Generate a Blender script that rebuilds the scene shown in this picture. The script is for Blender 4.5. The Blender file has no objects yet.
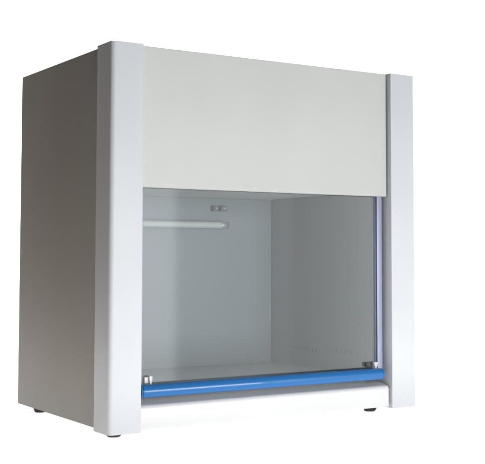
import bpy, bmesh, math
from mathutils import Vector, Matrix

S = bpy.context.scene
COL = S.collection
PI = math.pi

# ------------------------------------------------------------------ sizes (metres)
W, H, PW, D = 0.70, 0.695, 0.0628, 0.458       # width, height, post width, depth
PD = 0.064                                      # post depth
IL, IR = 0.0735, 0.6172                          # inner side walls
IB = 0.424                                      # inner back wall
ZT, ZC = 0.0625, 0.4462                         # worktop, inner ceiling
PY = 0.0122                                      # face of the front panel
GY = 0.0245                                     # glass sheet
FLOOR = -0.0070

# ------------------------------------------------------------------ materials
def nodes_of(name):
    m = bpy.data.materials.new(name)
    m.use_nodes = True
    nt = m.node_tree
    return m, nt, nt.nodes['Principled BSDF']

def paint(name, col, rough=0.4, spec=0.4, metallic=0.0, bump=0.02, scale=900.0, var=0.03, rvar=0.08, stretch=(1, 1, 1)):
    """sprayed metal: tiny orange peel, faint tone and gloss variation"""
    m, nt, b = nodes_of(name)
    L = nt.links
    tc = nt.nodes.new('ShaderNodeTexCoord')
    mp = nt.nodes.new('ShaderNodeMapping'); mp.inputs['Scale'].default_value = stretch
    L.new(tc.outputs['Object'], mp.inputs['Vector'])
    n1 = nt.nodes.new('ShaderNodeTexNoise'); n1.inputs['Scale'].default_value = 5.0; n1.inputs['Detail'].default_value = 5
    L.new(mp.outputs['Vector'], n1.inputs['Vector'])
    mr = nt.nodes.new('ShaderNodeMapRange')
    mr.inputs['From Min'].default_value = 0.3; mr.inputs['From Max'].default_value = 0.7
    mr.inputs['To Min'].default_value = 1 - var; mr.inputs['To Max'].default_value = 1 + var
    L.new(n1.outputs['Fac'], mr.inputs['Value'])
    mx = nt.nodes.new('ShaderNodeVectorMath'); mx.operation = 'SCALE'
    mx.inputs[0].default_value = col[:3]
    L.new(mr.outputs['Result'], mx.inputs['Scale'])
    L.new(mx.outputs['Vector'], b.inputs['Base Color'])
    rr = nt.nodes.new('ShaderNodeMapRange')
    rr.inputs['From Min'].default_value = 0.3; rr.inputs['From Max'].default_value = 0.7
    rr.inputs['To Min'].default_value = rough - rvar; rr.inputs['To Max'].default_value = rough + rvar
    n2 = nt.nodes.new('ShaderNodeTexNoise'); n2.inputs['Scale'].default_value = 14.0; n2.inputs['Detail'].default_value = 6
    L.new(mp.outputs['Vector'], n2.inputs['Vector'])
    L.new(n2.outputs['Fac'], rr.inputs['Value'])
    L.new(rr.outputs['Result'], b.inputs['Roughness'])
    n3 = nt.nodes.new('ShaderNodeTexNoise'); n3.inputs['Scale'].default_value = scale; n3.inputs['Detail'].default_value = 2
    L.new(mp.outputs['Vector'], n3.inputs['Vector'])
    bp = nt.nodes.new('ShaderNodeBump'); bp.inputs['Strength'].default_value = bump; bp.inputs['Distance'].default_value = 0.001
    L.new(n3.outputs['Fac'], bp.inputs['Height'])
    L.new(bp.outputs['Normal'], b.inputs['Normal'])
    b.inputs['Metallic'].default_value = metallic
    b.inputs['Specular IOR Level'].default_value = spec
    return m

M = {}
M['white'] = paint('white_enamel', (0.578, 0.596, 0.622), 0.45, 0.25)
M['panel'] = paint('pale_grey_enamel', (0.497, 0.507, 0.492), 0.45, 0.3)
M['base'] = paint('bright_white_enamel', (0.69, 0.69, 0.69), 0.24, 0.5, rvar=0.01)
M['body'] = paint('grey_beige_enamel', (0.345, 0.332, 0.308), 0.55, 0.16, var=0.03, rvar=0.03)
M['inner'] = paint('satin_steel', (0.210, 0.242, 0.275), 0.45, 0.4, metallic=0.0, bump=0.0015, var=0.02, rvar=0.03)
M['worktop'] = paint('brushed_steel', (0.50, 0.52, 0.53), 0.42, 0.4, metallic=0.4, bump=0.02, scale=300, stretch=(0.05, 1, 1), rvar=0.03)
M['rail'] = paint('anodised_aluminium', (0.36, 0.375, 0.50), 0.35, 0.5, metallic=0.3)
M['blue'] = paint('blue_enamel', (0.021, 0.142, 0.39), 0.33, 0.2, bump=0.006, rvar=0.02, var=0.01)
M['blue'].node_tree.nodes['Principled BSDF'].inputs['Coat Weight'].default_value = 0.45
M['blue'].node_tree.nodes['Principled BSDF'].inputs['Coat Roughness'].default_value = 0.07
M['rubber'] = paint('black_rubber', (0.02, 0.02, 0.022), 0.7, 0.3)
M['dark'] = paint('dark_plastic', (0.05, 0.055, 0.06), 0.45, 0.4)
M['plastic'] = paint('white_plastic', (0.82, 0.82, 0.84), 0.35, 0.5)
M['media'] = paint('filter_media', (0.42, 0.43, 0.43), 0.8, 0.2, bump=0.0)
M['fin'] = paint('white_fins', (0.90, 0.90, 0.89), 0.4, 0.4, bump=0.0)
M['clip'] = paint('milky_plastic', (0.60, 0.575, 0.575), 0.35, 0.5)
M['tube'] = paint('frosted_glass_tube', (0.50, 0.525, 0.53), 0.25, 0.6, bump=0.0)
M['socket'] = paint('grey_plastic', (0.13, 0.135, 0.14), 0.45, 0.4)

def acrylic():
    """opal acrylic made up to wash out floor shadows: half scatters back, half passes under-light"""
    m = bpy.data.materials.new('opal_acrylic'); m.use_nodes = True
    nt = m.node_tree; nt.nodes.clear(); L = nt.links
    out = nt.nodes.new('ShaderNodeOutputMaterial')
    df = nt.nodes.new('ShaderNodeBsdfDiffuse'); tl = nt.nodes.new('ShaderNodeBsdfTranslucent')
    n = nt.nodes.new('ShaderNodeTexNoise'); n.inputs['Scale'].default_value = 3
    rp = nt.nodes.new('ShaderNodeValToRGB')
    rp.color_ramp.elements[0].color = (0.88, 0.88, 0.88, 1); rp.color_ramp.elements[1].color = (0.91, 0.91, 0.91, 1)
    L.new(n.outputs['Fac'], rp.inputs['Fac'])
    L.new(rp.outputs['Color'], df.inputs['Color']); L.new(rp.outputs['Color'], tl.inputs['Color'])
    mx = nt.nodes.new('ShaderNodeMixShader'); mx.inputs['Fac'].default_value = 0.5
    L.new(df.outputs['BSDF'], mx.inputs[1]); L.new(tl.outputs['BSDF'], mx.inputs[2])
    L.new(mx.outputs['Shader'], out.inputs['Surface'])
    return m
M['sheet'] = acrylic()

def glass_mat():
    m = bpy.data.materials.new('clear_glass'); m.use_nodes = True
    nt = m.node_tree; nt.nodes.clear(); L = nt.links
    out = nt.nodes.new('ShaderNodeOutputMaterial')
    tr = nt.nodes.new('ShaderNodeBsdfTransparent'); tr.inputs['Color'].default_value = (0.955, 0.975, 0.97, 1)
    gl = nt.nodes.new('ShaderNodeBsdfGlossy'); gl.inputs['Roughness'].default_value = 0.06
    gl.inputs['Color'].default_value = (1, 1, 1, 1)
    tc = nt.nodes.new('ShaderNodeTexCoord'); ns = nt.nodes.new('ShaderNodeTexNoise')
    ns.inputs['Scale'].default_value = 3.0; ns.inputs['Detail'].default_value = 6; ns.inputs['Distortion'].default_value = 0.6
    rg = nt.nodes.new('ShaderNodeMapRange'); rg.inputs['From Min'].default_value = 0.35; rg.inputs['From Max'].default_value = 0.7
    rg.inputs['To Min'].default_value = 0.045; rg.inputs['To Max'].default_value = 0.08
    L.new(tc.outputs['Object'], ns.inputs['Vector']); L.new(ns.outputs['Fac'], rg.inputs['Value'])
    L.new(rg.outputs['Result'], gl.inputs['Roughness'])
    fr = nt.nodes.new('ShaderNodeFresnel'); fr.inputs['IOR'].default_value = 1.5
    mx = nt.nodes.new('ShaderNodeMixShader')
    L.new(fr.outputs['Fac'], mx.inputs['Fac']); L.new(tr.outputs['BSDF'], mx.inputs[1]); L.new(gl.outputs['BSDF'], mx.inputs[2])
    L.new(mx.outputs['Shader'], out.inputs['Surface'])
    return m
M['glass'] = glass_mat()

# ------------------------------------------------------------------ mesh helpers
def box_into(bm, lo, hi):
    vs = [bm.verts.new((x, y, z)) for x in (lo[0], hi[0]) for y in (lo[1], hi[1]) for z in (lo[2], hi[2])]
    for q in ((0, 1, 3, 2), (4, 6, 7, 5), (0, 4, 5, 1), (2, 3, 7, 6), (0, 2, 6, 4), (1, 5, 7, 3)):
        bm.faces.new([vs[i] for i in q])
    return vs

def extrude_into(bm, prof, axis, a, b):
    """closed profile of 2D points, run along an axis from a to b"""
    def v(p, t):
        if axis == 'X': return (t, p[0], p[1])
        if axis == 'Y': return (p[0], t, p[1])
        return (p[0], p[1], t)
    r0 = [bm.verts.new(v(p, a)) for p in prof]
    r1 = [bm.verts.new(v(p, b)) for p in prof]
    n = len(prof)
    for i in range(n):
        bm.faces.new((r0[i], r0[(i + 1) % n], r1[(i + 1) % n], r1[i]))
    bm.faces.new(r0[::-1]); bm.faces.new(r1)

def rounded(lo, hi, radii, seg=8):
    """rectangle in 2D with its own radius at each corner (lo-lo, hi-lo, hi-hi, lo-hi)"""
    pts = []
    cs = [(lo[0], lo[1], 1, 1, PI), (hi[0], lo[1], -1, 1, 1.5 * PI), (hi[0], hi[1], -1, -1, 0), (lo[0], hi[1], 1, -1, 0.5 * PI)]
    for (x, y, sx, sy, a0), r in zip(cs, radii):
        if r <= 0: pts.append((x, y)); continue
        for k in range(seg + 1):
            a = a0 + 0.5 * PI * k / seg
            pts.append((x + sx * r + r * math.cos(a), y + sy * r + r * math.sin(a)))
    return pts

def lathe_into(bm, prof, axis='X', centre=(0, 0, 0), seg=48):
    """profile of (position along axis, radius) turned about the axis"""
    rings = []
    for t, r in prof:
        ring = []
        for k in range(seg):
            a = 2 * PI * k / seg
            u, w = r * math.cos(a), r * math.sin(a)
            p = {'X': (t, u, w), 'Y': (u, t, w), 'Z': (u, w, t)}[axis]
            ring.append(bm.verts.new((p[0] + centre[0], p[1] + centre[1], p[2] + centre[2])))
        rings.append(ring)
    for A, B in zip(rings, rings[1:]):
        for k in range(seg):
            bm.faces.new((A[k], A[(k + 1) % seg], B[(k + 1) % seg], B[k]))
    bm.faces.new(rings[0][::-1]); bm.faces.new(rings[-1])

def obj(name, bm, mat, parent=None, bevel=0.0, seg=3):
    bmesh.ops.recalc_face_normals(bm, faces=bm.faces)
    if bevel > 0:
        es = [e for e in bm.edges if len(e.link_faces) == 2 and e.calc_face_angle() > 0.6]
        bmesh.ops.bevel(bm, geom=es, offset=bevel, segments=seg, profile=0.5, affect='EDGES', clamp_overlap=True)
    me = bpy.data.meshes.new(name); bm.to_mesh(me); bm.free()
    me.materials.append(mat)
    me.polygons.foreach_set('use_smooth', [True] * len(me.polygons))
    try: me.set_sharp_from_angle(angle=math.radians(32))
    except Exception: pass
    o = bpy.data.objects.new(name, me); COL.objects.link(o)
    if parent is not None: o.parent = parent
    return o

def box(name, lo, hi, mat, parent, bevel=0.0015, seg=3):
    bm = bmesh.new(); box_into(bm, lo, hi)
    return obj(name, bm, mat, parent, bevel, seg)

# ------------------------------------------------------------------ the cabinet
root = bpy.data.objects.new('clean_bench', None); COL.objects.link(root)
root['label'] = 'white and grey table top laminar flow clean bench with glass sash and blue handle bar'
root['category'] = 'clean bench'

# shell
XS = 0.004
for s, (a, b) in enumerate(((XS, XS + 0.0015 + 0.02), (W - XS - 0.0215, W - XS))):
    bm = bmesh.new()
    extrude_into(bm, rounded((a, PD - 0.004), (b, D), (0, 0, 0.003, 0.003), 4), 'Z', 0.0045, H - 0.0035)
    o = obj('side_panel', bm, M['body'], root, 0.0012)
box('rear_panel', (XS + 0.022, D - 0.022, 0.006), (W - XS - 0.022, D - 0.002, H - 0.005), M['body'], root)
box('top_panel', (XS + 0.022, PD, H - 0.024), (W - XS - 0.022, D - 0.0225, H - 0.005), M['body'], root)
box('floor_panel', (XS + 0.022, PD, 0.0055), (W - XS - 0.022, D - 0.0225, 0.02), M['body'], root)

# corner posts: folded box columns with a soft outer edge
for s in (0, 1):
    lo, hi = ((0, 0), (PW, PD)) if s == 0 else ((W - PW, 0), (W, PD))
    r = (0.0085, 0.0018, 0.0006, 0.0012) if s == 0 else (0.0018, 0.0035, 0.0012, 0.0006)
    bm = bmesh.new(); extrude_into(bm, rounded(lo, hi, r, 10), 'Z', 0.0, H)
    obj('corner_post', bm, M['white'], root, 0.001, 2)

# fascia: sheet with a folded lower hem
bm = bmesh.new()
prof = [(PY + 0.012, H - 0.001), (PY + 0.0008, H - 0.001), (PY, H - 0.002)]
zb = 0.4363
for k in range(7):
    a = PI * (1 + 0.5 * k / 6)
    prof.append((PY + 0.0035 + 0.0035 * math.cos(a), zb + 0.0035 + 0.0035 * math.sin(a)))
prof += [(PY + 0.007, zb), (PY + 0.007, zb + 0.012), (PY + 0.0055, zb + 0.012), (PY + 0.0055, zb + 0.016), (PY + 0.012, zb + 0.016)]
extrude_into(bm, prof, 'X', PW + 0.0012, W - PW - 0.0036)
fascia = obj('front_panel', bm, M['panel'], root)

# base beam: upright front, rounded shoulder, top that runs back almost level under the sash
bm = bmesh.new()
prof = [(0.0560, 0.003), (0.0080, 0.003), (0.0060, 0.0045), (0.0060, 0.0385)]
for k in range(1, 15):
    a = PI - math.radians(76) * k / 14
    prof.append((0.0060 + 0.0085 + 0.0085 * math.cos(a), 0.0385 + 0.0085 * math.sin(a)))
prof += [(0.0300, 0.0505), (0.0590, 0.0555), (0.0590, 0.0060)]
extrude_into(bm, prof, 'X', PW + 0.0010, W - PW - 0.0045)
obj('base_panel', bm, M['base'], root, 0.002, 3)

# feet
def foot(x, y, top):
    bm = bmesh.new()
    lathe_into(bm, [(FLOOR, 0.0105), (FLOOR + 0.001, 0.0115), (top - 0.0035, 0.0145), (top, 0.0145)], 'Z', (x, y, 0), 32)
    obj('foot', bm, M['rubber'], root)
for x, y, top in ((0.024, 0.030, 0.0), (W - 0.094, 0.036, 0.003), (0.027, 0.387, 0.0056), (W - 0.035, 0.387, 0.0056)):
    foot(x, y, top)

# chamber
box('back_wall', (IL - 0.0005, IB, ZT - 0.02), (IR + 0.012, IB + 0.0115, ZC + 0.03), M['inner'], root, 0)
def inner_wall(right):
    x0, x1 = (IR, IR + 0.012) if right else (IL - 0.012, IL)
    bm = bmesh.new()
    slots = []
    y_edges = [PD - 0.024, IB - 0.0050]
    groups = ((0.236, 0.341, 0.0972, 0.1065), (0.108, 0.192, 0.1010, 0.1105))
    cuts = []
    for ya, yb, za, zb2 in groups:
        n = 8
        st = (yb - ya) / n
        for i in range(n):
            cuts.append((ya + i * st + st * 0.28, ya + i * st + st * 0.72, za, zb2))
    if not right: cuts = []
    ys = sorted(set([PD - 0.024, IB - 0.0050] + [c for k in cuts for c in k[:2]]))
    zs = sorted(set([ZT - 0.004, ZC + 0.03] + [c for k in cuts for c in k[2:]]))
    # front skin with pressed slots left open, then a liner behind them
    grid = {}
    def V(x, y, z):
        k = (round(x, 6), round(y, 6), round(z, 6))
        if k not in grid: grid[k] = bm.verts.new((x, y, z))
        return grid[k]
    xf, xb = (x0, x0 + 0.0048) if right else (x1, x1 - 0.0048)
    def hole(i, j):
        if not (0 <= i < len(ys) - 1 and 0 <= j < len(zs) - 1): return False
        cy, cz = (ys[i] + ys[i + 1]) / 2, (zs[j] + zs[j + 1]) / 2
        return any(c[0] < cy < c[1] and c[2] < cz < c[3] for c in cuts)
    for i in range(len(ys) - 1):
        for j in range(len(zs) - 1):
            y0, y1, z0, z1 = ys[i], ys[i + 1], zs[j], zs[j + 1]
            h = hole(i, j)
            xx = xb if h else xf
            bm.faces.new((V(xx, y0, z0), V(xx, y1, z0), V(xx, y1, z1), V(xx, y0, z1)))
            if h:
                for (a, b), nb in ((((y0, z0), (y1, z0)), (i, j - 1)), (((y1, z0), (y1, z1)), (i + 1, j)), (((y1, z1), (y0, z1)), (i, j + 1)), (((y0, z1), (y0, z0)), (i - 1, j))):
                    if not hole(*nb):
                        bm.faces.new((V(xf, *a), V(xf, *b), V(xb, *b), V(xb, *a)))
    xo = x1 if right else x0
    ya, yb, za, zb3 = ys[0], ys[-1], zs[0], zs[-1]
    c = [bm.verts.new((xo, y, z)) for y, z in ((ya, za), (yb, za), (yb, zb3), (ya, zb3))]
    bm.faces.new(c)
    d = [V(xf, ya, za), V(xf, yb, za), V(xf, yb, zb3), V(xf, ya, zb3)]
    for k in range(4):
        try: bm.faces.new((d[k], d[(k + 1) % 4], c[(k + 1) % 4], c[k]))
        except ValueError: pass
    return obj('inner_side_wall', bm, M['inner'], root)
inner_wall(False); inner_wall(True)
# worktop with a small upstand at the back
bm = bmesh.new()
extrude_into(bm, rounded((0.0605, ZT - 0.0015 - 0.018), (IB - 0.0006, ZT), (0.001, 0.001, 0.0005, 0.002), 4), 'X', IL + 0.0006, IR - 0.0006)
obj('worktop', bm, M['worktop'], root)

# air diffuser in the chamber ceiling: frame and fine fins
dif = box('air_diffuser', (IL + 0.001, PD - 0.026, ZC + 0.0140), (IR - 0.001, IB - 0.001, ZC + 0.022), M['media'], root, 0)
bm = bmesh.new()
n = 84
for i in range(n):
    x = IL + 0.006 + (IR - IL - 0.012) * i / (n - 1)
    box_into(bm, (x - 0.0021, PD - 0.012, ZC + 0.0012), (x + 0.0021, IB - 0.012, ZC + 0.0138))
obj('fin_grille', bm, M['fin'], dif)
for ya, yb in ((IB - 0.011, IB - 0.0008), (PD - 0.026, PD - 0.013)):
    bm = bmesh.new()
    box_into(bm, (IL + 0.001, ya, ZC - 0.0012), (IR - 0.001, yb, ZC + 0.0137))
    obj('grille_frame', bm, M['inner'], dif, 0.001)

# lamps on the back wall
def lamp(z, x1, r, y):
    bm = bmesh.new()
    lathe_into(bm, [(IL + 0.030, r), (x1 - 0.014, r)], 'X', (0, y, z), 32)
    t = obj('lamp_tube', bm, M['tube'], root)
    for xa, xb in ((IL + 0.016, IL + 0.030), (x1 - 0.014, x1 - 0.003)):
        bm = bmesh.new()
        lathe_into(bm, [(xa, r * 0.93), (xa + 0.001, r), (xb - 0.001, r), (xb, r * 0.93)], 'X', (0, y, z), 32)
        obj('end_cap', bm, M['rail'], t)
    for x in (IL + 0.008, x1):
        bm = bmesh.new()
        box_into(bm, (x - 0.003, y - r * 0.8, z - r * 0.9), (x + 0.005, IB - 0.0004, z + r * 0.9))
        obj('lamp_socket', bm, M['socket'], t, 0.0015)
lamp(0.3830, 0.476, 0.0080, 0.398)
br = None
for x, w in ((0.4500, 0.012), (0.4700, 0.016)):
    bm = bmesh.new()
    box_into(bm, (x, IB - 0.016, 0.4160), (x + w, IB - 0.0004, 0.4280))
    o = obj('cable_clamp', bm, M['socket'], root, 0.002)
    bm = bmesh.new()
    lathe_into(bm, [(IB - 0.0185, 0.0028), (IB - 0.0162, 0.0034)], 'Y', (x + w / 2, 0, 0.4220), 16)
    obj('screw', bm, M['rail'], o)

# sash guides
for s in (0, 1):
    bm = bmesh.new()
    if s:
        extrude_into(bm, [(IR - 0.001, 0.0215), (IR + 0.0118, 0.0215), (IR + 0.0118, 0.0385), (IR - 0.001, 0.0385), (IR - 0.001, 0.0285), (IR + 0.0035, 0.0285), (IR + 0.0035, 0.0235), (IR - 0.001, 0.0235)], 'Z', 0.0590, ZC + 0.03)
    else:
        extrude_into(bm, [(IL + 0.001, 0.0215), (IL - 0.0118, 0.0215), (IL - 0.0118, 0.0385), (IL + 0.001, 0.0385), (IL + 0.001, 0.0285), (IL - 0.0035, 0.0285), (IL - 0.0035, 0.0235), (IL + 0.001, 0.0235)], 'Z', 0.0590, ZC + 0.03)
    obj('sash_guide', bm, M['rail'], root, 0.0006, 2)

# glass sash, its handle bar and clips
sash = box('glass_sash', (IL - 0.0025, GY, 0.0590), (IR + 0.0025, GY + 0.004, 0.60), M['glass'], root, 0.0004, 1)
bm = bmesh.new()
RY, RZ, RR = 0.0116, 0.0707, 0.0116
lathe_into(bm, [(PW + 0.0055, RR - 0.0003), (PW + 0.0060, RR), (W - PW - 0.0245, RR), (W - PW - 0.0235, RR - 0.001)], 'X', (0, RY, RZ), 64)
bar = obj('handle_bar', bm, M['blue'], sash)
for xa, xb in ((PW + 0.0018, PW + 0.0053), (W - PW - 0.0234, W - PW - 0.0190)):
    bm = bmesh.new()
    lathe_into(bm, [(xa, RR * 0.85), (xa + 0.0008, RR * 0.96), (xb - 0.0008, RR * 0.96), (xb, RR * 0.85)], 'X', (0, RY, RZ), 48)
    obj('end_plug', bm, M['blue'], bar)
# small white hooks gripping the lower corners of the glass
def clip(x, mirror):
    d = -1 if mirror else 1
    bm = bmesh.new()
    box_into(bm, (min(x, x + d * 0.013), GY - 0.0035, 0.0835), (max(x, x + d * 0.013), GY - 0.0003, 0.0945))
    xc = x + d * 0.0105
    extrude_into(bm, [(xc - 0.0035, 0.0965), (xc + 0.0035, 0.0965), (xc + 0.0030, 0.089), (xc + 0.0008, 0.0815), (xc - 0.0018, 0.0815), (xc - 0.0030, 0.089)], 'Y', GY - 0.0085, GY - 0.0036)
    return obj('clip', bm, M['clip'], sash, 0.0009, 2)
clip(0.0795, False)
bm = bmesh.new()
xc = 0.6085
extrude_into(bm, [(xc - 0.0048, 0.0945), (xc + 0.0048, 0.0945), (xc + 0.0042, 0.0890), (xc + 0.0012, 0.0810), (xc - 0.0022, 0.0810), (xc - 0.0040, 0.0890)], 'Y', GY - 0.0075, GY - 0.0003)
obj('clip', bm, M['clip'], sash, 0.0009, 2)
bm = bmesh.new()
lathe_into(bm, [(GY - 0.0042, 0.0040), (GY - 0.0034, 0.0050), (GY - 0.0004, 0.0054)], 'Y', (0.5905, 0, 0.0900), 24)
obj('glass_stop', bm, M['dark'], sash)

# ------------------------------------------------------------------ white sweep it stands on
bm = bmesh.new()
prof = [(-0.66, FLOOR - 1.2)]
for k in range(9):
    a = PI + 0.0 - 0.5 * PI * k / 8
    prof.append((-0.62 + 0.04 * math.cos(a), FLOOR - 0.04 + 0.04 * math.sin(a)))
prof.append((2.2, FLOOR))
for k in range(1, 17):
    a = -0.5 * PI + 0.5 * PI * k / 16
    prof.append((2.2 + 1.2 * math.cos(a), FLOOR + 1.2 + 1.2 * math.sin(a)))
prof.append((3.4, 4.5))
r0 = [bm.verts.new((-0.36, y, z)) for y, z in prof]
r1 = [bm.verts.new((6.5, y, z)) for y, z in prof]
for i in range(len(prof) - 1):
    bm.faces.new((r0[i], r1[i], r1[i + 1], r0[i + 1]))
sw = obj('backdrop', bm, M['sheet'])
sw['kind'] = 'structure'
sw['label'] = 'plain white backdrop sweep under and behind the clean bench'
sw['category'] = 'backdrop'

# ------------------------------------------------------------------ light
def area(name, loc, target, sx, sy, power, col=(1, 1, 1), spread=180):
    l = bpy.data.lights.new(name, 'AREA'); l.shape = 'RECTANGLE'; l.size = sx; l.size_y = sy
    l.energy = power; l.color = col; l.spread = math.radians(spread)
    o = bpy.data.objects.new(name, l); COL.objects.link(o)
    o.location = loc
    d = Vector(target) - Vector(loc)
    o.rotation_euler = d.to_track_quat('-Z', 'Y').to_euler()
    return o
area('key_softbox', (0.36, -2.4, 0.22), (0.36, 0, 0.22), 1.30, 0.95, 54, (1.0, 0.992, 0.985))
area('added_glass_glint', (1.55, -2.95, 0.45), (1.55, 0, 0.45), 0.40, 1.8, 6.2, (0.97, 0.99, 1.0))  # added unseen light, mirrored as the pale strip at the glass's left
area('added_glass_veil', (2.10, -2.95, 0.45), (2.10, 0, 0.45), 0.70, 1.8, 5.6, (0.99, 0.99, 0.985))  # added unseen light that lays a pale veil over the glass
area('added_glass_veil', (4.05, -2.95, 0.45), (4.05, 0, 0.45), 3.20, 1.8, 21.0, (1.0, 0.99, 0.97))  # wider added light, continuing the veil across the glass
area('added_under_light', (2.1, 0.8, -0.9), (2.1, 0.8, 0), 5.0, 2.8, 77, spread=16)  # added below the sheet so the floor shows no shadow
area('added_backdrop_light', (2.6, 0.9, 4.2), (2.6, 3.25, 0.7), 6.0, 0.8, 380, spread=95)  # added out of view to turn the backdrop white
area('added_warm_fill', (-1.5, 0.55, 0.05), (0, 0.3, 0.1), 0.7, 0.5, 3.0, (1.0, 0.60, 0.34))  # added warm light, in place of a warm reflection low on the side

w = bpy.data.worlds.new('World'); S.world = w; w.use_nodes = True
bg = w.node_tree.nodes['Background']
bg.inputs['Color'].default_value = (0.86, 0.94, 1.0, 1); bg.inputs['Strength'].default_value = 0.13

# ------------------------------------------------------------------ camera
cam = bpy.data.cameras.new('camera'); co = bpy.data.objects.new('camera', cam); COL.objects.link(co)
yaw, pitch, roll = 0.5758720473, 0.0598492792, 0.0011
cyw, syw, cp, sp = math.cos(yaw), math.sin(yaw), math.cos(pitch), math.sin(pitch)
f = Vector((syw * cp, cyw * cp, sp)); r = Vector((cyw, -syw, 0)); u = r.cross(f)
r2 = r * math.cos(roll) + u * math.sin(roll); u2 = u * math.cos(roll) - r * math.sin(roll)
mw = Matrix((r2, u2, -f)).transposed().to_4x4()
mw.translation = Vector((-0.8101451802, -1.7408428342, 0.3126587776))
co.matrix_world = mw
cam.sensor_fit = 'HORIZONTAL'; cam.sensor_width = 36
cam.lens = 1082.36 / 485 * 36
cam.shift_x = -20.995 / 485; cam.shift_y = -40.907 / 485
cam.clip_start = 0.05; cam.clip_end = 100
S.camera = co

S.view_settings.view_transform = 'Standard'; S.view_settings.look = 'None'
S.view_settings.exposure = 0; S.view_settings.gamma = 1
S.cycles.diffuse_bounces = 4
S.cycles.glossy_bounces = 5
S.cycles.max_bounces = 12
S.cycles.transparent_max_bounces = 12
try: S.cycles.use_denoising = True
except Exception: pass
